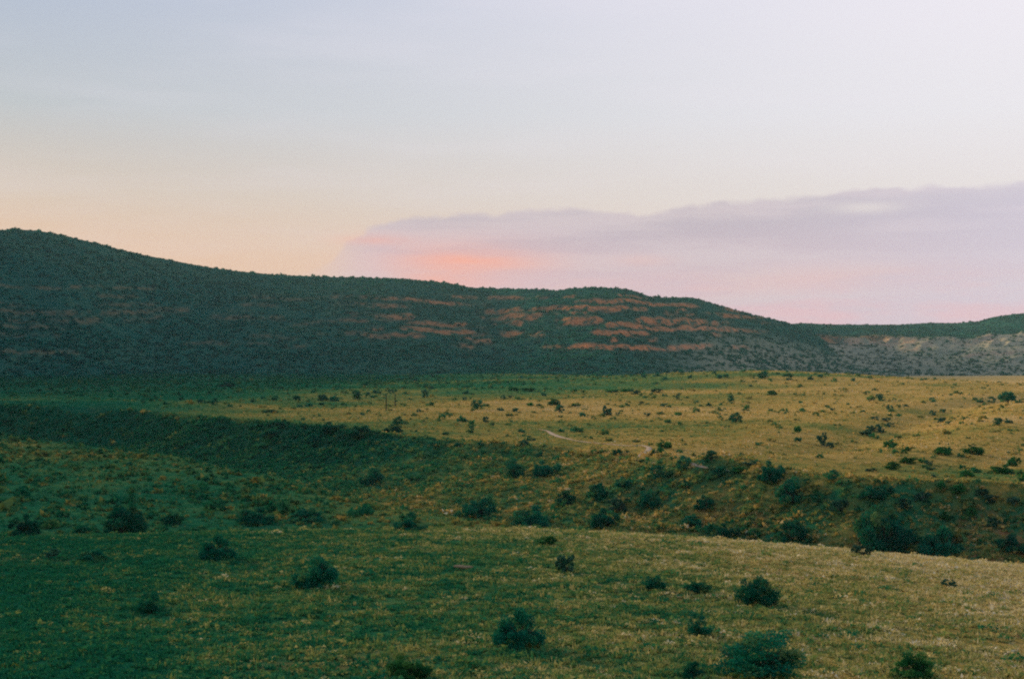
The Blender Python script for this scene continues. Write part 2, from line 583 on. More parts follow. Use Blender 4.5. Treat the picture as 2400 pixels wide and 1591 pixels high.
def mat_plain(name, c0, c1, scale):
    m, w, b = new_mat(name)
    tc = w.n.new('ShaderNodeTexCoord')
    n = w.noise(tc.outputs['Object'], scale, 5, 0.6)
    w.l.new(w.ramp(n, [(0.3, c0), (0.7, c1)]), b.inputs['Base Color'])
    bp = w.n.new('ShaderNodeBump')
    bp.inputs['Strength'].default_value = 0.5
    w.l.new(n, bp.inputs['Height'])
    w.l.new(bp.outputs[0], b.inputs['Normal'])
    return m


M_BARK = mat_plain('grey_brown_bark', (0.05, 0.045, 0.035), (0.12, 0.10, 0.075), 6.0)
M_POST = mat_plain('weathered_wood', (0.025, 0.035, 0.025), (0.05, 0.06, 0.045), 3.0)
M_LOG = mat_plain('sun_bleached_wood', (0.36, 0.24, 0.13), (0.52, 0.36, 0.21), 9.0)
M_ROCK = mat_plain('pale_pink_stone', (0.42, 0.34, 0.29), (0.62, 0.52, 0.45), 1.2)
M_PATH = mat_plain('pale_dirt', (0.46, 0.31, 0.18), (0.66, 0.52, 0.36), 0.8)


# ------------------------------------------------------------------ ground sheet
def polar_az():
    c = np.arange(-23.2, 23.21, 0.085)
    l = -23.2 - np.cumsum(np.minimum(0.15 * 1.12 ** np.arange(60), 3.0))
    l = l[l > -180]
    r = 23.2 + np.cumsum(np.minimum(0.15 * 1.12 ** np.arange(60), 3.0))
    r = r[r < 180]
    return np.radians(np.concatenate([[-180.0], l[::-1], c, r]))


def build_ground():
    az = polar_az()
    rr = np.concatenate([[0.5, 2, 4, 8, 14, 20, 26, 31], 35.0 * (1400 / 35.0) ** np.linspace(0, 1, 400), [1550, 1750, 2000, 2400, 2900, 3500, 4200]])
    A, Rr = np.meshgrid(az, rr)
    x = np.sin(A) * Rr; y = np.cos(A) * Rr
    z = ground_z(x, y)
    nr, nc = A.shape
    V = np.stack([x, y, z], -1).reshape(-1, 3)
    Fc = grid_faces(nr, nc, wrap=True)
    d, s, seg, t = poly_dist(x, y, ARROYO)
    soil = np.where(s > 0, sstep(2, 10, d) * sstep(40, 28, d), 0.0)
    soil = soil * (0.12 + 0.88 * sstep(10, 50, x)) * sstep(-0.30, 0.25, fbm(x, y, 10, 3, 91))
    soil = np.maximum(soil, 0.18 * sstep(0.2, 0.6, fbm(x, y, 26, 3, 92)) * sstep(150, 240, y))
    soil = np.maximum(soil, 0.7 * sstep(0.18, 0.42, fbm(x * 0.7, y, 5.0, 3, 93)) * (y > 38) * (y < 112) * (0.4 + 0.6 * sstep(-20, 25, x)))
    me = mesh_np('ground', V, Fc, {'dry': dryness_shade(x, y).ravel(), 'soil': soil.ravel()})
    o = obj('ground', me, M_GROUND)
    tag(o, 'rolling grass plain with a winding arroyo below the hills', None, None, 'structure')


build_ground()


# ------------------------------------------------------------------ hills
SIL = [(0, 540), (27, 537), (91, 541), (135, 549), (203, 565), (264, 581), (338, 598), (406, 611), (473, 624), (541, 634), (642, 644),
       (800, 650), (935, 654), (1037, 663), (1104, 674), (1206, 678), (1307, 682), (1341, 676), (1392, 674), (1442, 676), (1476, 679),
       (1510, 690), (1530, 697), (1600, 697), (1630, 700), (1701, 721), (1769, 739), (1837, 754), (1900, 775), (1980, 815), (2060, 868)]
MES = [(1560, 905), (1600, 870), (1650, 812), (1690, 790), (1740, 775), (1800, 762), (1887, 757), (1938, 760), (2020, 761), (2107, 761), (2168, 757),
       (2242, 757), (2293, 753), (2327, 743), (2378, 736), (2420, 732), (2500, 722), (2700, 716), (3000, 730)]


def sil_fn(pts, left=None, right=None):
    a = [pix_azel(u, v) for u, v in pts]
    az = [p[0] for p in a]; te = [p[1] for p in a]
    az = [l[0] for l in (left or [])] + az + [r[0] for r in (right or [])]
    te = [l[1] for l in (left or [])] + te + [r[1] for r in (right or [])]
    return np.array(az), np.array(te)


def terrace(z, levels, msk):
    """steepen the slope at hard rock beds; returns new z and a rock mask"""
    out = z.copy(); rock = np.zeros_like(z)
    for (L, h, w_, seedm) in levels:
        q = (z - L)
        k = msk[seedm]
        out = out + k * 0.5 * h * np.tanh(q / w_) * np.exp(-(q / (2.6 * h)) ** 2)
        rock = np.maximum(rock, k * np.exp(-(q / (0.55 * h)) ** 2))
    return out, rock


HILLS = {}


def build_hill(name, label, az, tanel, rfoot_pts, rridge_pts, zfoot_pts, levels, prof, seed, bare_fn, az_lo, az_hi, spur, amp_fn):
    azs = np.concatenate([np.arange(az_lo, -23.2, 0.8), np.arange(max(az_lo, -23.2), min(az_hi, 23.2), 0.062), np.arange(23.2, az_hi, 0.8)])
    azs = azs[(azs >= az_lo) & (azs <= az_hi)]
    T = np.concatenate([np.linspace(-0.06, 1.0, 150), 1.0 + np.linspace(0.03, 0.6, 16)])
    A, TT = np.meshgrid(azs, T)
    rf = np.interp(A, *zip(*rfoot_pts)); rri = np.interp(A, *zip(*rridge_pts))
    te = np.interp(A, az, tanel)
    arc = np.radians(A) * 1600
    sp = fbm(arc, A * 0 + 3.3, 230, 3, seed) * spur + fbm(arc, TT * 150, 90, 3, seed + 1) * spur * 0.35
    rr = rf + (rri - rf) * TT + sp * np.clip(np.sin(np.pi * np.clip(TT, 0, 1)) * 1.25, 0, 1)
    x = np.sin(np.radians(A)) * rr; y = np.cos(np.radians(A)) * rr
    ztop = te * rri
    zf = np.interp(A, *zip(*zfoot_pts))
    h = np.interp(TT, *zip(*prof))
    z = zf + (ztop - zf) * h
    inn = sstep(1.0, 0.86, TT) * sstep(0.0, 0.1, TT)
    z = z + inn * (fbm(x, y, 120, 4, seed + 3) * 7 + fbm(x, y, 30, 3, seed + 4) * 2.2)
    jit = fbm(arc, TT * 40, 60, 4, seed + 12) * 6.5 + fbm(arc, arc * 0 + 7, 240, 2, seed + 13) * 6
    msk = [sstep(-0.06, 0.16, fbm(arc + 500 * i, TT * 140, 48 + 9 * (i % 4), 4, seed + 20 + i, 0.62)) * inn * amp_fn(A) for i in range(len(levels))]
    tilt = fbm(arc, arc * 0, 500, 2, seed + 9) * 5 + jit
    z2, rock = terrace(z + tilt, levels, msk)
    z = z2 - tilt
    z = z + fbm(x, y, 8, 2, seed + 6) * 0.5 * (TT < 1)
    fade = np.where(TT > 1, (TT - 1) / 0.6, 0)
    z = z - fade ** 1.5 * 60
    bare = bare_fn(A, TT, x, y)
    V = np.stack([x, y, z], -1).reshape(-1, 3)
    me = mesh_np(name, V, grid_faces(*A.shape), {'rock': rock.ravel(), 'bare': np.clip(bare, 0, 1).ravel()})
    o = obj(name, me, M_HILL)
    tag(o, label, None, None, 'structure')
    HILLS[name] = (A, TT, x, y, z, rock, bare)


_az, _te = sil_fn(SIL, left=[(-110, 0.19), (-70, 0.20), (-48, 0.20), (-36, 0.185), (-28, 0.135), (-23, 0.100)])  # unseen ridge left of the frame, heights shaped to shade the left ground
build_hill('hill', 'long dark scrub covered hill with broken orange rock ledges', _az, _te,
           rfoot_pts=[(-110, 520), (-60, 640), (-32, 900), (-20, 1020), (-8, 1060), (0, 1080), (4, 1010), (8, 1120), (14, 1500), (20, 1700)],
           rridge_pts=[(-110, 900), (-60, 1050), (-32, 1400), (-20, 1560), (-8, 1720), (-1, 1800), (2, 1720), (6, 1700), (9, 1850), (14, 2100), (20, 2200)],
           zfoot_pts=[(-110, -10), (-20, -11), (0, -11), (8, -12), (20, -16)],
           levels=[(12, 2.5, 0.6, 0), (19, 3, 0.6, 1), (26, 3.5, 0.7, 2), (33, 3, 0.7, 3), (39, 4.5, 0.7, 4), (46, 5, 0.7, 5), (53, 3.5, 0.7, 6), (62, 3, 0.7, 7), (72, 2.5, 0.7, 8)],
           prof=[(-0.06, -0.06), (0, 0), (0.12, 0.075), (0.3, 0.24), (0.5, 0.47), (0.7, 0.70), (0.85, 0.87), (0.95, 0.97), (1.0, 1.0), (1.7, 1.0)],
           seed=100, bare_fn=lambda A, T, x, y: 0.55 * sstep(4.5, 9.5, A) * sstep(0.75, 0.3, T), az_lo=-110, az_hi=15.5, spur=125, amp_fn=lambda A: (0.26 + 0.60 * sstep(-8, -3, A) + 0.3 * sstep(0, 3, A)) * sstep(11, 8.3, A))

_az2, _te2 = sil_fn(MES, right=[(40, 0.02), (70, 0.01)])
build_hill('mesa', 'pale scrub dotted mesa slope under a light rimrock ledge', _az2, _te2,
           rfoot_pts=[(5, 1330), (8.5, 1380), (14, 1560), (20, 1640), (70, 1700)],
           rridge_pts=[(5, 1700), (8.5, 1900), (12, 2350), (20, 2500), (70, 2600)],
           zfoot_pts=[(5, -15), (20, -17), (70, -17)],
           levels=[(31, 8, 0.8, 0), (32, 8, 0.8, 1), (23, 4, 0.8, 2), (12, 3, 0.8, 3)],
           prof=[(-0.06, -0.05), (0, 0), (0.10, 0.10), (0.22, 0.29), (0.36, 0.50), (0.42, 0.58), (0.6, 0.68), (0.8, 0.83), (1.0, 1.0), (1.7, 1.0)],
           seed=200, bare_fn=lambda A, T, x, y: sstep(0.47, 0.41, T) * (0.75 + 0.25 * fbm(x, y, 120, 2, 5)), az_lo=5.2, az_hi=70, spur=85, amp_fn=lambda A: 0.62 + 0 * A)


# ------------------------------------------------------------------ leafy clumps
def clump_shape(n, kind, rng, leaf):
    """n leaf-sized triangles spread through many small twig clusters; returns V (n*3,3), tint"""
    nl = {'juniper': 34, 'mound': 30, 'spread': 26, 'tree': 36}[kind]
    ca = rng.uniform(0, 6.28, nl); q = rng.random(nl)
    lean = rng.uniform(-0.10, 0.10, 2)
    if kind == 'juniper':
        cz = rng.uniform(0.10, 0.80, nl)
        cr = (0.44 * np.sqrt(np.clip(1 - ((cz - 0.34) / 0.52) ** 2, 0.02, 1))) * np.sqrt(q)
        rad = rng.uniform(0.07, 0.15, nl)
    elif kind == 'mound':
        cr = 0.42 * np.sqrt(q)
        cz = 0.05 + rng.random(nl) * 0.42 * np.sqrt(np.clip(1 - (cr / 0.47) ** 2, 0.02, 1)) * rng.uniform(0.7, 1.25, nl)
        rad = rng.uniform(0.06, 0.13, nl)
    elif kind == 'spread':
        cr = 0.44 * np.sqrt(q)
        cz = 0.05 + rng.random(nl) * 0.42
        rad = rng.uniform(0.05, 0.10, nl)
    else:
        cr = 0.42 * np.sqrt(q)
        cz = 0.20 + rng.random(nl) * 0.40 * np.sqrt(np.clip(1 - (cr / 0.48) ** 2, 0.05, 1))
        rad = rng.uniform(0.08, 0.13, nl)
    lob = np.stack([np.cos(ca) * cr + lean[0] * cz, np.sin(ca) * cr + lean[1] * cz, cz], -1)
    pr = rad ** 2 / (rad ** 2).sum()
    li = rng.choice(nl, n, p=pr)
    d = rng.normal(size=(n, 3)); d /= np.linalg.norm(d, axis=1)[:, None]
    rr = rad[li] * (0.35 + 0.75 * rng.random(n) ** 0.7)
    P = lob[li] + d * rr[:, None] * np.array([1.15, 1.15, 0.85])
    P[:, 2] = np.maximum(P[:, 2], 0.01)
    a = rng.normal(size=(n, 3)); a /= np.linalg.norm(a, axis=1)[:, None]
    a = a * 0.8 + d * 0.3
    b = np.cross(a, rng.normal(size=(n, 3))); b /= np.linalg.norm(b, axis=1)[:, None] + 1e-9
    s = leaf * rng.uniform(0.6, 1.4, n)[:, None]
    V = np.stack([P + a * s, P - a * s * 0.5 + b * s * 0.85, P - a * s * 0.5 - b * s * 0.85], 1).reshape(-1, 3)
    tint = np.repeat(np.clip(rng.normal(0.42, 0.18, n) + 0.25 * rng.normal(size=nl)[li], 0, 1), 3)
    return V, tint


def crown_mesh(name, n, kind, seed, leaf):
    rng = np.random.default_rng(seed)
    V, t = clump_shape(n, kind, rng, leaf)
    w = V[:, :2]
    ext = np.percentile(np.abs(w), 98) * 2
    top = np.percentile(V[:, 2], 99)
    V[:, :2] /= ext
    V[:, 2] /= top                       # unit width, unit height
    return mesh_np(name, V, np.arange(len(V)).reshape(-1, 3), {'tint': t}, smooth=False)


def tube(p0, p1, r0, r1, k=6):
    p0 = np.array(p0, float); p1 = np.array(p1, float)
    d = p1 - p0; d /= np.linalg.norm(d)
    a = np.cross(d, [0.31, 0.2, 0.93]); a /= np.linalg.norm(a); b = np.cross(d, a)
    th = np.linspace(0, 2 * np.pi, k, endpoint=False)
    c = np.cos(th)[:, None] * a + np.sin(th)[:, None] * b
    V = np.concatenate([p0 + c * r0, p1 + c * r1])
    Fq = [(i, (i + 1) % k, k + (i + 1) % k, k + i) for i in range(k)]
    return V, np.array(Fq)


def join(parts):
    Vs, Fs, o = [], [], 0
    for V, Fq in parts:
        Vs.append(V); Fs.append(Fq + o); o += len(V)
    return np.concatenate(Vs), np.concatenate(Fs)


def stems_mesh(name, kind, seed):
    rng = np.random.default_rng(seed)
    parts = []
    if kind == 'tree':
        parts.append(tube((0, 0, -0.12), (0.02, 0.01, 0.42), 0.055, 0.04, 8))
        for i in range(6):
            a = i * 1.05 + rng.uniform(-.3, .3)
            parts.append(tube((0.02, 0.01, 0.30 + .02 * i), (math.cos(a) * .28, math.sin(a) * .28, 0.62 + rng.uniform(-.1, .15)), 0.028, 0.010))
    else:
        parts.append(tube((0, 0, -0.12), (0.01, 0.0, 0.35), 0.045, 0.030, 7))
        for i in range(7):
            a = i * 0.9 + rng.uniform(-.3, .3)
            r = rng.uniform(.16, .32)
            parts.append(tube((0, 0, 0.02 + .05 * i), (math.cos(a) * r, math.sin(a) * r, rng.uniform(.35, .72)), 0.022, 0.008, 5))
        for i in range(9):
            a = rng.uniform(0, 6.28); r = rng.uniform(.18, .50)
            parts.append(tube((math.cos(a) * .1, math.sin(a) * .1, 0.2), (math.cos(a) * r, math.sin(a) * r, 1.06 - 0.95 * r * rng.uniform(.8, 1.2)), 0.009, 0.004, 4))
    V, Fq = join(parts)
    return mesh_np(name, V, Fq)


MESH = {}
for kind, nm in (('juniper', 5), ('mound', 5), ('spread', 4), ('tree', 1)):
    for i in range(nm):
        MESH[kind, 'hi', i] = crown_mesh('crown', 6500, kind, 300 + i * 7 + len(kind), 0.021)
        MESH[kind, 'mid', i] = crown_mesh('crown', 1500, kind, 400 + i * 7 + len(kind), 0.040)
        MESH[kind, 'lo', i] = crown_mesh('crown', 380, kind, 500 + i * 7 + len(kind), 0.075)
    MESH[kind, 'stem'] = stems_mesh('trunk', kind, 600 + len(kind))
KMAT = {'j': M_JUNIPER, 'g': M_SHRUB, 's': M_SAGE, 't': M_JUNIPER, 'y': M_YELLOW, 'd': M_JUNIPER}
KSHAPE = {'j': 'juniper', 'g': 'mound', 's': 'spread', 't': 'tree', 'y': 'mound', 'd': 'mound'}
NVAR = {'juniper': 5, 'mound': 5, 'spread': 4, 'tree': 1}
# a mesh copy per (mesh, material) so that look-alikes can share data
MCOPY = {}


def crown_for(kind, lod, i):
    key = (kind, lod, i)
    if key not in MCOPY:
        me = MESH[KSHAPE[kind], lod, i].copy()
        me.name = 'crown'
        me.materials.clear(); me.materials.append(KMAT[kind])
        MCOPY[key] = me
    return MCOPY[key]


for k in ('juniper', 'mound', 'spread', 'tree'):
    MESH[k, 'stem'].materials.append(M_BARK)

# ------------------------------------------------------------------ shrubs and trees one can tell apart
# u, v of the foot in the photograph, width, height (pixels), kind, label, short name used by its neighbours' labels
BIG = [
    # on the near knoll
    (1772, 1600, 190, 106, 'j', 'large dark juniper cut by the bottom edge of the picture', 'the large juniper at the bottom edge'),
    (1627, 1602, 52, 38, 'd', 'small dark shrub at the bottom edge, left of the large juniper', None),
    (2140, 1596, 92, 54, 'g', 'bright green shrub at the bottom edge, right of the large juniper', None),
    (1772, 1416, 90, 58, 'd', 'dark dome shaped shrub on the right half of the near knoll', 'the dome shaped shrub on the near knoll'),
    (1634, 1491, 58, 50, 'j', 'round dark shrub between the dome shaped shrub and the large juniper', None),
    (1632, 1387, 56, 25, 'd', 'low dark shrub just left of the dome shaped shrub on the knoll', None),
    (1219, 1515, 110, 84, 'd', 'big loose dark shrub in the middle of the near knoll', 'the big loose shrub on the near knoll'),
    (1327, 1340, 46, 38, 's', 'thin grey green shrub in the upper middle of the near knoll', None),
    (1534, 1381, 48, 30, 'd', 'small dark wedge shaped shrub between the thin shrub and the dome shaped shrub', None),
    (1283, 1277, 42, 20, 'g', 'low green shrub close below the knoll crest, middle of the picture', None),
    (960, 1588, 95, 42, 'g', 'low green shrub at the bottom edge, left of the picture centre', None),
    (512, 1311, 76, 54, 'd', 'compact dark shrub just below the knoll crest, left part', 'the compact shrub below the knoll crest'),
    (740, 1375, 98, 68, 'd', 'wide dark shrub right of and below the compact crest shrub', None),
    (220, 1313, 60, 24, 'd', 'low dark shrub far left below the knoll crest', None),
    (352, 1435, 52, 44, 'j', 'upright dark shrub on the left part of the near knoll', None),
    (125, 1306, 40, 18, 's', 'small grey green shrub nearest the left edge below the crest', None),
    (34, 1562, 18, 7, 'y', 'small yellow flowering plant in the bottom left corner', None),
    (960, 1243, 72, 26, 'd', 'dark shrub breaking the knoll crest left of the picture centre', None),
    (2019, 1301, 46, 22, 's', 'grey green shrub on the knoll crest below the largest arroyo shrub', None),
    (2225, 1373, 32, 15, 's', 'small grey green shrub on the right part of the knoll', None),
    # in the arroyo behind the knoll
    (2073, 1291, 120, 88, 'd', 'largest dark shrub in the arroyo, rising behind the knoll crest', 'the largest shrub in the arroyo'),
    (2209, 1304, 92, 64, 'd', 'tall dark shrub right of the largest arroyo shrub', None),
    (2374, 1292, 62, 36, 'd', 'dark shrub in the arroyo near the right edge of the picture', None),
    (1854, 1267, 64, 44, 'd', 'dark shrub behind the knoll crest, left of the largest arroyo shrub', None),
    (1705, 1259, 50, 30, 'd', 'low dark shrub behind the crest, second left of the largest arroyo shrub', None),
    (2215, 1218, 22, 18, 'g', 'small green shrub half way up the orange arroyo bank', None),
    (2276, 1209, 25, 19, 'g', 'small green shrub on the orange bank, nearer the right edge', None),
    (1857, 1180, 72, 56, 'd', 'broad dark shrub on the upper slope of the right arroyo bank', 'the broad shrub on the arroyo bank'),
    (2043, 1168, 50, 27, 'd', 'wide dark shrub just under the rim of the arroyo bank', None),
    (1970, 1197, 42, 25, 's', 'grey green shrub between the broad and the wide arroyo bank shrubs', None),
    (1125, 1210, 72, 48, 'd', 'dark shrub in the arroyo bed behind the middle of the knoll', 'the shrub in the arroyo bed'),
    (1246, 1236, 84, 48, 'd', 'wide dark shrub showing above the knoll crest at the picture centre', None),
    (1324, 1181, 46, 30, 'd', 'dark shrub low on the arroyo bank near the picture centre', None),
    (1520, 1189, 48, 38, 'd', 'dark shrub on the arroyo bank below the round rim juniper', None),
    (1422, 1233, 64, 38, 'd', 'dark shrub behind the crest, right of the picture centre', None),
    (1450, 1199, 50, 30, 's', 'grey green shrub in the arroyo left of the bank shrub', None),
    (1402, 1166, 42, 32, 'd', 'dark shrub in the middle height of the arroyo bank', None),
    (871, 1134, 54, 36, 'd', 'round dark shrub on the slope where the arroyo narrows', 'the round shrub where the arroyo narrows'),
    (287, 1251, 88, 62, 'd', 'tall dark shrub behind the knoll crest on the left', 'the tall shrub behind the left crest'),
    (54, 1252, 62, 42, 'd', 'dark shrub behind the crest next to the left edge', None),
    (402, 1228, 46, 26, 'd', 'low dark shrub behind the crest right of the tall left shrub', None),
    (600, 1226, 90, 34, 'd', 'broad low dark thicket behind the left crest', None),
    (720, 1222, 84, 30, 'd', 'broad low dark thicket right of the left crest thicket', None),
    # along the arroyo rim
    (1204, 1119, 52, 44, 'j', 'large dark juniper on the arroyo rim near the centre', 'the large rim juniper near the centre'),
    (1280, 1111, 64, 29, 'd', 'wide dark shrub just right of the large rim juniper', None),
    (1540, 1122, 36, 31, 'j', 'round dark juniper on the arroyo rim beside the dirt path', 'the round rim juniper by the path'),
    (1603, 1102, 33, 33, 'j', 'upright dark juniper at the left end of the pale path strip', None),
    (1571, 1117, 22, 13, 'd', 'small dark shrub between the two junipers by the path', None),
    (1666, 1079, 29, 23, 'j', 'small round juniper on short stem above the path', None),
    (1808, 1124, 62, 40, 'd', 'big shaggy dark shrub on the rim under the yellow grass', 'the shaggy rim shrub'),
    (1955, 1123, 26, 21, 'j', 'round dark juniper alone on the edge of the yellow grass', 'the round juniper on the yellow edge'),
    (933, 996, 22, 20, 'j', 'small upright juniper above the end of the left gully', 'the upright juniper above the gully'),
    (923, 1013, 38, 20, 'd', 'wide dark shrub at the end of the left gully', None),
    (850, 1020, 60, 22, 'd', 'long dark thicket along the top of the left gully', None),
    (780, 1010, 56, 20, 'd', 'dark thicket on the gully edge left of the long thicket', None),
    # on the open plain
    (2363, 946, 39, 26, 't', 'spreading dark tree with a short trunk by the right edge', 'the spreading tree by the right edge'),
    (1725, 990, 29, 23, 'j', 'round dark juniper alone on the open middle plain', 'the lone round juniper'),
    (1118, 959, 27, 21, 'j', 'dark juniper alone on the plain, left of the picture centre', 'the juniper left of centre'),
    (1311, 967, 23, 18, 'j', 'dark rounded juniper on the plain near the centre', 'the rounded juniper near the centre'),
    (1422, 974, 24, 23, 's', 'soft grey green juniper right of the rounded centre juniper', None),
    (1299, 950, 25, 16, 'g', 'green shrub just behind the rounded centre juniper', None),
    (2349, 1109, 50, 18, 'g', 'long bright green mound in the yellow grass near the right edge', 'the long green mound'),
    (2281, 1064, 44, 19, 'g', 'slanting bright green shrub left above the long green mound', 'the slanting green shrub'),
    (2087, 1047, 29, 15, 'g', 'round bright green shrub alone in the yellow grass', 'the round green shrub'),
    (2092, 1100, 34, 17, 'g', 'bushy green shrub lowest left in the yellow grass', 'the bushy green shrub'),
    (2246, 1153, 43, 18, 'g', 'broad green shrub on the lower edge of the yellow grass', 'the broad green shrub'),
    (1926, 1044, 22, 29, 's', 'tall narrow grey green shrub at the foot of the swale', 'the tall narrow shrub'),
    (2048, 1011, 34, 16, 's', 'largest grey green sage clump in the swale', 'the sage clump in the swale'),
    (2338, 997, 24, 17, 'j', 'dark pointed shrub below the spreading tree', None),
    (2064, 940, 21, 16, 'j', 'dark pointed shrub far out on the right plain', 'the pointed shrub far out'),
    (1713, 944, 16, 18, 'j', 'small upright dark shrub behind the lone round juniper', None),
    (1809, 926, 23, 11, 'g', 'low green shrub on the far right plain', None),
    (1556, 1050, 32, 18, 'g', 'green shrub right of the bend in the dirt path', 'the green shrub at the path bend'),
    (1539, 1065, 29, 12, 'g', 'low green shrub directly below the path bend shrub', None),
    (837, 937, 25, 21, 'j', 'dark juniper on the left plain beside the thin posts', 'the juniper beside the posts'),
    (504, 949, 19, 17, 'j', 'dark shrub on the plain above the left gully', 'the shrub above the left gully'),
    (1786, 886, 25, 15, 'j', 'dark shrub on the far low rise, largest there', 'the largest shrub on the far rise'),
    (1104, 1014, 14, 18, 'j', 'narrow upright shrub below the juniper left of centre', None),
    (1138, 990, 16, 14, 's', 'small grey shrub between the narrow shrub and the left juniper', None),
]
SMALL = [
    (2124, 1057, 24, 10, 'g'), (2207, 1065, 35, 17, 'g'), (2127, 1086, 33, 14, 'g'), (2163, 1084, 20, 12, 'g'), (2178, 1090, 18, 12, 's'),
    (2183, 1102, 19, 7, 's'), (2265, 1117, 28, 15, 'g'), (2378, 1091, 29, 18, 'g'), (2040, 1104, 25, 7, 's'), (2192, 1118, 17, 6, 's'),
    (2398, 1128, 22, 17, 'g'), (2205, 1145, 28, 17, 'g'), (2364, 991, 19, 8, 'd'), (2323, 943, 19, 13, 'j'), (2297, 943, 15, 6, 'd'),
    (2186, 942, 16, 11, 'j'), (1662, 952, 12, 9, 'd'), (1634, 943, 9, 5, 'd'), (1849, 891, 16, 16, 'j'), (1686, 887, 13, 10, 'd'),
    (1701, 885, 13, 10, 'd'), (1617, 886, 11, 9, 'd'), (1999, 893, 10, 8, 'd'), (1760, 906, 9, 6, 'd'), (1870, 1013, 17, 15, 'g'),
    (1871, 1035, 18, 11, 'd'), (1948, 1049, 24, 12, 's'), (2030, 1021, 27, 13, 's'), (2063, 1014, 17, 9, 's'), (2084, 1000, 25, 9, 's'),
    (2078, 987, 23, 8, 's'), (2050, 983, 19, 7, 's'), (2187, 974, 16, 12, 's'), (2209, 967, 13, 9, 's'), (2208, 991, 21, 12, 's'),
    (2220, 995, 12, 8, 's'), (2086, 959, 17, 11, 's'), (1952, 962, 13, 6, 's'), (2122, 953, 11, 6, 's'), (1759, 1091, 36, 11, 's'),
    (1738, 1106, 34, 12, 'g'), (1690, 1113, 36, 19, 'd'), (2075, 1160, 42, 20, 'd'), (1275, 928, 13, 11, 'd'), (1179, 936, 14, 11, 's'),
    (1199, 933, 13, 7, 's'), (1091, 923, 15, 9, 'd'), (917, 922, 15, 10, 's'), (884, 922, 20, 11, 'd'), (863, 926, 10, 8, 'd'),
    (871, 932, 10, 6, 'd'), (1089, 939, 12, 9, 's'), (1153, 997, 11, 7, 'd'), (1174, 962, 18, 8, 'd'), (1207, 965, 11, 9, 'd'),
    (1241, 952, 15, 9, 'g'), (1263, 952, 15, 7, 'g'), (1195, 975, 19, 7, 'g'), (1351, 952, 21, 8, 'g'), (1365, 976, 15, 10, 'd'),
    (1447, 973, 11, 8, 's'), (1503, 946, 13, 6, 's'), (1557, 953, 19, 8, 's'), (1588, 936, 10, 14, 's'), (1589, 973, 17, 7, 'g'),
    (1515, 976, 19, 9, 's'), (1548, 971, 21, 6, 'g'), (981, 966, 11, 9, 'd'), (850, 973, 11, 9, 'd'), (996, 932, 17, 20, 's'),
    (1045, 1019, 15, 7, 'd'), (1222, 1014, 17, 10, 'd'), (1075, 1047, 23, 10, 'd'), (1128, 1044, 17, 11, 'd'), (1228, 1046, 21, 14, 's'),
    (1248, 1033, 17, 7, 's'), (1263, 1069, 18, 13, 'd'), (1447, 1067, 23, 14, 'd'), (1471, 1061, 13, 6, 'd'), (1505, 1084, 15, 8, 'g'),
    (473, 946, 21, 11, 'd'), (534, 906, 31, 12, 'd'), (757, 939, 23, 14, 'd'), (784, 940, 23, 14, 'd'), (696, 938, 17, 12, 'd'),
    (647, 934, 10, 8, 'd'), (617, 935, 13, 8, 'd'), (592, 942, 10, 7, 'd'), (723, 952, 19, 9, 'd'), (703, 954, 13, 6, 'd'),
    (754, 950, 13, 8, 'd'), (635, 967, 31, 7, 'd'), (710, 985, 11, 7, 'd'), (757, 986, 9, 6, 'd'), (1010, 912, 14, 8, 's'),
    (1240, 917, 30, 8, 'g'), (1205, 916, 24, 9, 'g'), (1345, 918, 16, 8, 'g'), (1432, 919, 34, 8, 'g'), (1470, 918, 30, 8, 'g'),
    (1508, 886, 13, 12, 'd'), (1538, 882, 15, 8, 'd'), (1558, 890, 13, 8, 'd'), (1900, 890, 14, 10, 'd'), (1923, 884, 12, 8, 'd'),
    (1490, 924, 22, 10, 's'), (1540, 920, 26, 9, 's'), (965, 889, 13, 12, 's'), (868, 892, 11, 12, 's'), (1015, 884, 12, 10, 's'),
    (1650, 1190, 46, 28, 'd'), 
    (1620, 1232, 44, 24, 'd'), (2120, 1190, 34, 20, 's'), (2160, 1172, 36, 18, 's'),
    (2320, 1178, 34, 18, 's'), (2376, 1180, 30, 16, 's'), (2300, 1160, 28, 14, 's'), (2330, 1235, 30, 20, 's'), 
    (1460, 1140, 40, 20, 'd'), 
    (640, 1025, 52, 18, 'd'), 
    (660, 1000, 46, 16, 'd'), (735, 1035, 40, 18, 'd'), 
]
TONE = {'j': 'dark', 'd': 'dark', 'g': 'green', 's': 'grey green', 'y': 'yellow', 't': 'dark'}


def relation(u, v, lu, lv):
    du, dv = u - lu, (v - lv) * 2.2
    ho = 'left of' if du < 0 else 'right of'
    ve = 'behind' if dv < 0 else 'in front of'
    if abs(du) > 2.4 * abs(dv):
        return ho
    if abs(dv) > 2.4 * abs(du):
        return ve
    return ve + ' and ' + ho


LAND = [(b[0], b[1], b[6]) for b in BIG if b[6]]
used = {b[5] for b in BIG}
spots = []
for b in BIG:
    spots.append((b[0], b[1], b[2], b[3], b[4], b[5]))
for (u, v, w_, h_, k_) in SMALL:
    size = 'tiny' if w_ < 12 else ('small' if w_ < 24 else 'low')
    order = sorted(LAND, key=lambda L: math.hypot(u - L[0], 2.2 * (v - L[1])))
    lab = None
    for pre in ('', 'second ', 'third ', 'fourth ', 'fifth '):
        for L in order[:2]:
            c = f"{pre}{size} {TONE[k_]} shrub {relation(u, v, L[0], L[1])} {L[2]}"
            if c not in used and len(c.split()) <= 16:
                lab = c
                break
        if lab:
            break
    used.add(lab)
    spots.append((u, v, w_, h_, k_, lab))


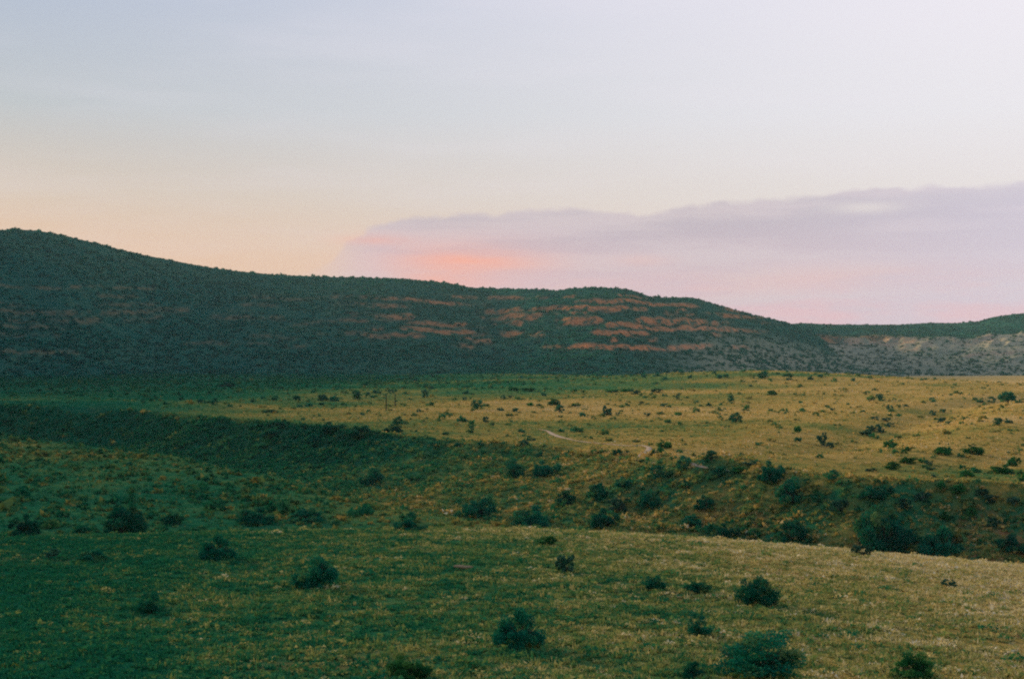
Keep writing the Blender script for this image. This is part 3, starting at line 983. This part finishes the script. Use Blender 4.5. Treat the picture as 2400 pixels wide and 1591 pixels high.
def region_group(u, v, x, y):
    if y < 122:
        return 'shrubs on the near knoll'
    d, s, _, _ = poly_dist(np.array([x]), np.array([y]), ARROYO)
    if d[0] < 36:
        return 'shrubs in and along the arroyo'
    return 'shrubs dotted over the plain'


NAMES = {'j': ('juniper', 'tree'), 't': ('juniper_tree', 'tree'), 'g': ('green_shrub', 'shrub'), 's': ('sage_shrub', 'shrub'),
         'd': ('dark_shrub', 'shrub'), 'y': ('yellow_flower_plant', 'plant')}
PLACED = []
for n_, (u, v, w_, h_, k_, lab) in enumerate(spots):
    c = cast(u, min(v, 1589))
    if c is None:
        continue
    x, y, z, r = c
    ww = w_ / F * r
    hh = h_ / F * r
    i = (n_ * 7 + 3) % NVAR[KSHAPE[k_]]
    lod = 'hi' if w_ > 44 else ('mid' if w_ > 20 else 'lo')
    nm, cat = NAMES[k_]
    rot = random.uniform(0, 6.28)
    root = bpy.data.objects.new(nm, None)
    root.empty_display_size = 0.3
    COL.objects.link(root)
    root.location = (x, y, z - 0.05 * hh)
    root.rotation_euler = (0, 0, rot)
    tag(root, lab, cat, region_group(u, v, x, y))
    cr = obj('crown', crown_for(k_, lod, i), None, root)
    cr.scale = (ww, ww, hh * 1.06)
    if lod != 'lo' or k_ == 't':
        st = obj('trunk' if k_ in 'jt' else 'stem', MESH[KSHAPE[k_], 'stem'], None, root)
        st.scale = (ww, ww, hh)
    PLACED.append((x, y, ww))


# ------------------------------------------------------------------ stuff: grass and scrub
def scatter_clumps(name, P, size, hgt, tint, tris, mat, label, leaf=0.32, flat=False, norm=None):
    """P (n,3) feet; each clump = tris leaf triangles in a dome"""
    n = len(P)
    rng = np.random.default_rng(len(name) * 31 + n)
    d = rng.normal(size=(n, tris, 3)); d /= np.linalg.norm(d, axis=2)[..., None]
    d[..., 2] = np.abs(d[..., 2])
    rr = 0.32 + 0.22 * rng.random((n, tris, 1))
    C = d * rr
    a = d * 0.7 + rng.normal(size=d.shape) * 0.45
    a /= np.linalg.norm(a, axis=2)[..., None]
    b = np.cross(a, rng.normal(size=d.shape)); b /= np.linalg.norm(b, axis=2)[..., None] + 1e-9
    s = leaf * rng.uniform(0.6, 1.3, (n, tris, 1))
    T = np.stack([C + a * s, C - a * s * 0.5 + b * s * 0.8, C - a * s * 0.5 - b * s * 0.8], 2)   # n,tris,3,3
    sc = np.stack([size, size, hgt * 1.7], -1)[:, None, None, :]
    V = T * sc + P[:, None, None, :]
    tt = np.repeat(np.clip(tint[:, None] + rng.normal(0, 0.10, (n, tris)), 0, 1)[..., None], 3, -1)
    V = V.reshape(-1, 3)
    me = mesh_np(name, V, np.arange(len(V)).reshape(-1, 3), {'tint': tt.ravel()}, smooth=False)
    o = obj(name, me, mat)
    tag(o, label, None, None, 'stuff')
    return o


def scatter_grass(name, P, size, hgt, tint, blades, mat, label):
    n = len(P)
    rng = np.random.default_rng(len(name) * 57 + n)
    th = rng.uniform(0, 2 * np.pi, (n, blades))
    lean = rng.uniform(0.1, 1.0, (n, blades))
    dx, dy = np.cos(th), np.sin(th)
    base = np.stack([dx * 0.18, dy * 0.18, np.zeros_like(dx) - 0.08], -1)
    tip = np.stack([dx * (0.18 + 0.42 * lean), dy * (0.18 + 0.42 * lean), (1.05 - 0.45 * lean) * rng.uniform(.7, 1.2, (n, blades))], -1)
    wv = np.stack([-dy, dx, np.zeros_like(dx)], -1) * (0.11 * rng.uniform(.6, 1.3, (n, blades)))[..., None]
    T = np.stack([base + wv, base - wv, tip], 2)
    sc = np.stack([size, size, hgt], -1)[:, None, None, :]
    V = (T * sc + P[:, None, None, :]).reshape(-1, 3)
    tt = np.repeat(np.clip(tint[:, None] + rng.normal(0, 0.09, (n, blades)), 0, 1)[..., None], 3, -1)
    me = mesh_np(name, V, np.arange(len(V)).reshape(-1, 3), {'tint': tt.ravel()}, smooth=False)
    o = obj(name, me, mat)
    tag(o, label, None, None, 'stuff')
    return o


def rand_sector(n, r0, r1, az=23.5, power=2.0):
    """uniform by area (power 2) or thinning out with distance"""
    q = RNG.random(n)
    if power > 0.01:
        r = (r0 ** power + q * (r1 ** power - r0 ** power)) ** (1 / power)
    else:
        r = r0 * (r1 / r0) ** q
    a = np.radians(RNG.uniform(-az, az, n))
    return np.sin(a) * r, np.cos(a) * r


PATH_PX = [(1262, 1006, 0.12), (1284, 1010, 0.30), (1296, 1018, 0.55), (1308, 1023, 0.50), (1328, 1028, 0.35), (1352, 1034, 0.20), (1420, 1041, 0.12),
           (1482, 1046, 0.20), (1502, 1044, 0.22), (1522, 1049, 0.45), (1518, 1058, 0.55), (1500, 1065, 0.70), (1490, 1072, 0.65), (1498, 1079, 0.45),
           (1530, 1085, 0.24), (1575, 1090, 0.14), (1618, 1092, 0.24), (1648, 1095, 0.26), (1680, 1099, 0.24), (1712, 1104, 0.12), (1740, 1108, 0.08)]
_p = [cast(u, v)[:2] for u, v, _ in PATH_PX]
PATH_XY = [(np.array(_p), np.array([w_ for _, _, w_ in PATH_PX]))]


def off_path(x, y, extra=0.5):
    ok = np.ones(len(x), bool)
    for P, w_ in PATH_XY:
        d_, _, sg_, t_ = poly_dist(x, y, P)
        ww_ = w_[sg_] + (w_[np.minimum(sg_ + 1, len(w_) - 1)] - w_[sg_]) * t_
        ok &= d_ > np.where(ww_ > 0.22, ww_ + extra, 0.05)
    return ok


# tussocks on the near knoll
x, y = rand_sector(46000, 33, 128, 27.0, 1.5)
z = ground_z(x, y)
patch = fbm(x * 0.75, y, 1.9, 3, 140)
t = np.clip(dryness_shade(x, y) + 0.52 * patch + RNG.normal(0, 0.11, len(x)), 0, 0.9)
sz = RNG.uniform(0.30, 0.62, len(x))
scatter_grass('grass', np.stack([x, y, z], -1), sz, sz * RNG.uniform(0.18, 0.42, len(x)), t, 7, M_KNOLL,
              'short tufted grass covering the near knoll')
x, y = rand_sector(1300, 41, 115, 24.5, 1.5)
z = ground_z(x, y)
sz = RNG.uniform(0.25, 0.45, len(x))
scatter_grass('tall_grass', np.stack([x, y, z], -1), sz, sz * RNG.uniform(0.5, 0.9, len(x)),
              np.clip(dryness_shade(x, y) + 0.10 + RNG.normal(0, 0.14, len(x)), 0, 0.85), 9, M_KNOLL, 'taller dry grass stems standing in the knoll grass')
x, y = rand_sector(21500, 33, 126, 27.0, 1.5)
z = ground_z(x, y)
patch = fbm(x * 0.75, y, 2.4, 3, 150)
sz = np.clip(RNG.lognormal(-0.85, 0.36, len(x)), 0.18, 1.1)
t = np.clip(dryness_shade(x, y) * 0.85 + 0.42 * patch + RNG.normal(0.0, 0.20, len(x)), 0, 0.9)
t = np.where((RNG.random(len(x)) < 0.001 + 0.018 * sstep(0, 28, x)), 0.97, t)
sz = np.where(t > 0.95, np.minimum(sz, 0.22), sz)
scatter_clumps('low_sage', np.stack([x, y, z], -1), sz, sz * RNG.uniform(0.22, 0.42, len(x)), t, 25, M_KNOLL,
               'low cushions of green and straw coloured brush between the knoll grass', leaf=0.125)

# terrace, arroyo and plain
x, y = rand_sector(49000, 118, 1000, 24.0, 0.4)
ok = off_path(x, y)
x, y = x[ok], y[ok]
z = ground_z(x, y)
d, s, _, _ = poly_dist(x, y, ARROYO)
r = np.hypot(x, y)
sz = RNG.uniform(0.45, 1.1, len(x)) * (0.75 + r / 700)
t = np.clip(dryness_shade(x, y) + 0.25 * fbm(x, y, 9, 3, 160) + RNG.normal(0.0, 0.12, len(x)), 0, 0.9)
scatter_grass('plain_grass', np.stack([x, y, z], -1), sz, sz * 0.38, t, 7, M_GRASS, 'yellow and olive grass covering the terrace and the open plain')

x, y = rand_sector(42000, 118, 1000, 24.0, 0.7)
ok = off_path(x, y, 0.9)
x, y = x[ok], y[ok]
d, s, _s, _t = poly_dist(x, y, ARROYO)
r = np.hypot(x, y)
par = arroyo_par(_s, _t)
dens = np.where(s > 0, 0.022 + 0.62 * par[..., 6] * sstep(par[..., 3] + 5, par[..., 3] - 1, d), 0.55)
dens = dens * np.where(s > 0, 0.15 + 1.7 * sstep(-0.10, 0.40, fbm(x, y, 40, 3, 170)), 0.6 + 0.7 * sstep(-0.2, 0.3, fbm(x, y, 18, 3, 171)))
dens = np.where((s > 0) & (d > 45), dens * (1.0 + 2.2 * sstep(560, 760, y)) * sstep(190, 20, x - 0.1 * y) + 0.05, dens)
dens = dens + 0.5 * sstep(500, 800, y) * sstep(40, -120, x)
keep = RNG.random(len(x)) < dens
x, y, d, s, r = x[keep], y[keep], d[keep], s[keep], r[keep]
z = ground_z(x, y)
sz = RNG.lognormal(-0.25, 0.42, len(x)) * (0.8 + r / 900)
sz = np.clip(sz, 0.3, 2.8)
t = np.clip(0.10 + RNG.normal(0.0, 0.15, len(x)) + np.where(s > 0, 0.40, 0.7) * dryness_shade(x, y), 0, 0.6)
scatter_clumps('plain_scrub', np.stack([x, y, z], -1), sz, sz * RNG.uniform(0.38, 0.62, len(x)), t, 16, M_GRASS,
               'low dark scrub scattered through the arroyo, terrace and plain')


# small brush thick on the arroyo banks
x, y = rand_sector(190000, 112, 520, 23.0, 1.2)
d, s, _s, _t = poly_dist(x, y, ARROYO)
par = arroyo_par(_s, _t)
keep = (s > 0) & (d < par[:, 3] + 5) & (RNG.random(len(x)) < np.clip(par[:, 6] * 1.3, 0.75, 1))
x, y = x[keep], y[keep]
r = np.hypot(x, y)
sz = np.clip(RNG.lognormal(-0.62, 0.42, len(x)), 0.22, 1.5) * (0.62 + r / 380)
t = np.clip(0.15 + 0.20 * sstep(-20, 40, x) + 0.5 * dryness_shade(x, y) + 0.26 * fbm(x, y, 5, 3, 180) + RNG.normal(0, 0.17, len(x)), 0, 0.85)
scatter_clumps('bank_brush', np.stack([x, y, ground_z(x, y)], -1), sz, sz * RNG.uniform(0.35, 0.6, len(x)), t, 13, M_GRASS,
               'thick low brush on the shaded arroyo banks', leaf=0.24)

# belt of bigger scrub where the plain meets the hill
x, y = rand_sector(5200, 760, 1180, 23.0, 2.0)
r = np.hypot(x, y)
az_ = np.degrees(np.arctan2(x, y))
dens = sstep(780, 1080, r) * sstep(13, 4, az_) * sstep(-0.30, 0.25, fbm(x, y * 0.6, 70, 3, 175))
keep = RNG.random(len(x)) < dens
x, y = x[keep], y[keep]
sz = np.clip(RNG.lognormal(0.85, 0.35, len(x)), 1.0, 5.0)
scatter_clumps('foothill_scrub', np.stack([x, y, ground_z(x, y)], -1), sz, sz * RNG.uniform(0.38, 0.6, len(x)),
               np.clip(RNG.normal(0.45, 0.2, len(x)), 0, 1), 18, M_HSCRUB, 'dark scrub thickening along the foot of the long hill')


# trees on the hills
def hill_scrub(hname, n, label, seed):
    A, T, hx, hy, hz, rock, bare = HILLS[hname]
    rng = np.random.default_rng(seed)
    nr, nc = A.shape
    ok_c = np.nonzero((A[0] > -23) & (A[0] < 23))[0]
    i = rng.uniform(6, 151, n); j = rng.uniform(ok_c[0], ok_c[-1] - 1.01, n)
    i0 = i.astype(int); j0 = j.astype(int); fi = i - i0; fj = j - j0

    def s(G):
        return (G[i0, j0] * (1 - fj) + G[i0, j0 + 1] * fj) * (1 - fi) + (G[i0 + 1, j0] * (1 - fj) + G[i0 + 1, j0 + 1] * fj) * fi
    X, Y, Z, RK, BR = s(hx), s(hy), s(hz), s(rock), s(bare)
    keep = rng.random(n) > np.maximum(RK * 0.93, BR * 0.30)
    keep &= rng.random(n) < 0.35 + 0.9 * sstep(-0.35, 0.25, fbm(X, Y, 75, 4, seed + 5))
    keep &= Z > ground_z(X, Y) - 0.5
    X, Y, Z, BR = X[keep], Y[keep], Z[keep], BR[keep]
    m = len(X)
    sz = np.clip(rng.lognormal(1.05, 0.34, m), 1.2, 6.0)
    t = np.clip(rng.normal(0.38, 0.22, m) + 0.22 * BR, 0, 1)
    scatter_clumps(hname + '_scrub', np.stack([X, Y, Z - 0.2], -1), sz, sz * rng.uniform(0.34, 0.52, m), t, 16, M_HSCRUB, label, leaf=0.32)


hill_scrub('hill', 23000, 'dense dark juniper scrub covering the long hill', 41)
hill_scrub('mesa', 11000, 'scattered dark juniper scrub dotting the pale mesa', 42)


# ------------------------------------------------------------------ small things
def ribbon(pts, width):
    # resample
    L = np.r_[0, np.cumsum(np.hypot(*np.diff(pts, axis=0).T))]
    n = max(12, int(L[-1] / 0.6))
    q = np.linspace(0, L[-1], n)
    c = np.stack([np.interp(q, L, pts[:, 0]), np.interp(q, L, pts[:, 1])], -1)
    ker = np.array([1, 2, 3, 2, 1]) / 9.0
    for k in range(2):
        cc = np.pad(c, ((2, 2), (0, 0)), mode='edge')
        c = np.stack([np.convolve(cc[:, k], ker, 'valid') for k in range(2)], -1)
    t = np.gradient(c, axis=0); t /= np.linalg.norm(t, axis=1)[:, None] + 1e-9
    nrm = np.stack([-t[:, 1], t[:, 0]], -1)
    wv = np.interp(q, L, width) * (0.7 + 0.6 * vnoise(q * 0.5, q * 0, 7))
    rows = []
    for k, f in enumerate((-1, -0.5, 0, 0.5, 1)):
        p = c + nrm * (wv * f)[:, None]
        zz = ground_z(p[:, 0], p[:, 1]) + (0.16 - 0.10 * abs(f))
        rows.append(np.stack([p[:, 0], p[:, 1], zz], -1))
    V = np.stack(rows, 1).reshape(-1, 3)
    return V, grid_faces(n, 5)


V, Fq = join([ribbon(P, w_) for P, w_ in PATH_XY])
o = obj('path', mesh_np('path', V, Fq), M_PATH)
tag(o, 'pale dirt path winding through the grass near the arroyo rim', None, None, 'structure')


def post(u, v, hpx, label):
    x, y, z, r = cast(u, v)
    h = hpx / F * r
    V, Fq = join([tube((0, 0, -0.3), (0.02, 0, h * 0.55), 0.19, 0.16, 8), tube((0.02, 0, h * 0.55), (0.03, 0.02, h), 0.16, 0.12, 8),
                  tube((0.03, 0.02, h), (0.03, 0.02, h + 0.05), 0.12, 0.02, 8)])
    o = obj('wooden_post', mesh_np('wooden_post', V, Fq), M_POST, loc=(x, y, z))
    tag(o, label, 'post', 'posts on the plain')


post(905, 962, 36, 'taller left one of two thin posts on the left plain')
post(926, 952, 28, 'shorter right one of two thin posts on the left plain')


def blob(name, mat, label, cat, loc, size, seed, nu=18, nv=12):
    th, ph = np.meshgrid(np.linspace(0, 2 * np.pi, nu, endpoint=False), np.linspace(0.02, np.pi - 0.02, nv), indexing='xy')
    d = np.stack([np.cos(th) * np.sin(ph), np.sin(th) * np.sin(ph), np.cos(ph)], -1).reshape(-1, 3)
    rng = np.random.default_rng(seed)
    pl = rng.normal(size=(14, 3)); pl /= np.linalg.norm(pl, axis=1)[:, None]
    of = rng.uniform(0.55, 0.95, 14)
    dots = np.clip(d @ pl.T, 0.05, None)
    r = np.minimum((of / dots).min(1), 1.0)
    V = d * r[:, None] * np.array(size)
    o = obj(name, mesh_np(name, V, grid_faces(nv, nu, True), smooth=False), mat, loc=loc)
    tag(o, label, cat)


c = cast(1984, 875)
blob('boulder', M_ROCK, 'pale pinkish boulder on the crest of the far low rise', 'rock', (c[0], c[1], c[2] + 0.6), (15 / F * c[3] / 2, 1.6, 8 / F * c[3] / 2 + 0.3), 3)

# bleached log in the near grass
c = cast(1086, 1337)
n, k = 14, 8
L = 46 / F * c[3]
q = np.linspace(0, 1, n)
ax = np.stack([(q - 0.5) * L, 0.05 * np.sin(q * 5), 0.10 + 0.015 * np.sin(q * 9)], -1)
rad = np.interp(q, [0, 0.03, 0.4, 0.97, 1], [0.03, 0.085, 0.10, 0.06, 0.02]) * (1 + 0.12 * RNG.normal(size=n))
th = np.linspace(0, 2 * np.pi, k, endpoint=False)
V = np.stack([np.stack([np.full(k, a[0]), a[1] + np.cos(th) * r_, a[2] + np.sin(th) * r_], -1) for a, r_ in zip(ax, rad)]).reshape(-1, 3)
log = obj('fallen_log', mesh_np('fallen_log', V, grid_faces(n, k, True)), M_LOG, loc=(c[0], c[1], c[2] + 0.10))
log.rotation_euler = (0, 0.02, -0.06)
tag(log, 'short bleached log lying in the grass of the near knoll', 'log')


# ------------------------------------------------------------------ air
def haze():
    me = bpy.data.meshes.new('haze')
    bpy.context.view_layer.update()
    zs = [(o.matrix_world @ Vector(c)).z for o in COL.objects if o.type == 'MESH' for c in o.bound_box]
    x0, x1, y0, y1, z0, z1 = -4210, 4210, -4210, 4210, min(zs) - 1.0, max(zs) + 2.0
    print('haze box', z0, z1)
    V = [(x, y, z) for x in (x0, x1) for y in (y0, y1) for z in (z0, z1)]
    Fq = [(0, 1, 3, 2), (4, 6, 7, 5), (0, 4, 5, 1), (2, 3, 7, 6), (0, 2, 6, 4), (1, 5, 7, 3)]
    me.from_pydata(V, [], Fq)
    m = bpy.data.materials.new('dusk_haze')
    m.use_nodes = True
    nt = m.node_tree
    nt.nodes.remove(nt.nodes['Principled BSDF'])
    pv = nt.nodes.new('ShaderNodeVolumePrincipled')
    pv.inputs['Color'].default_value = (0.58, 0.90, 0.92, 1)
    pv.inputs['Density'].default_value = 0.000055
    pv.inputs['Anisotropy'].default_value = 0.0
    nt.links.new(pv.outputs[0], nt.nodes['Material Output'].inputs['Volume'])
    o = obj('haze', me, m)
    tag(o, 'thin bluish dusk haze over the valley', None, None, 'stuff')


HAZE = True
if HAZE:
    haze()
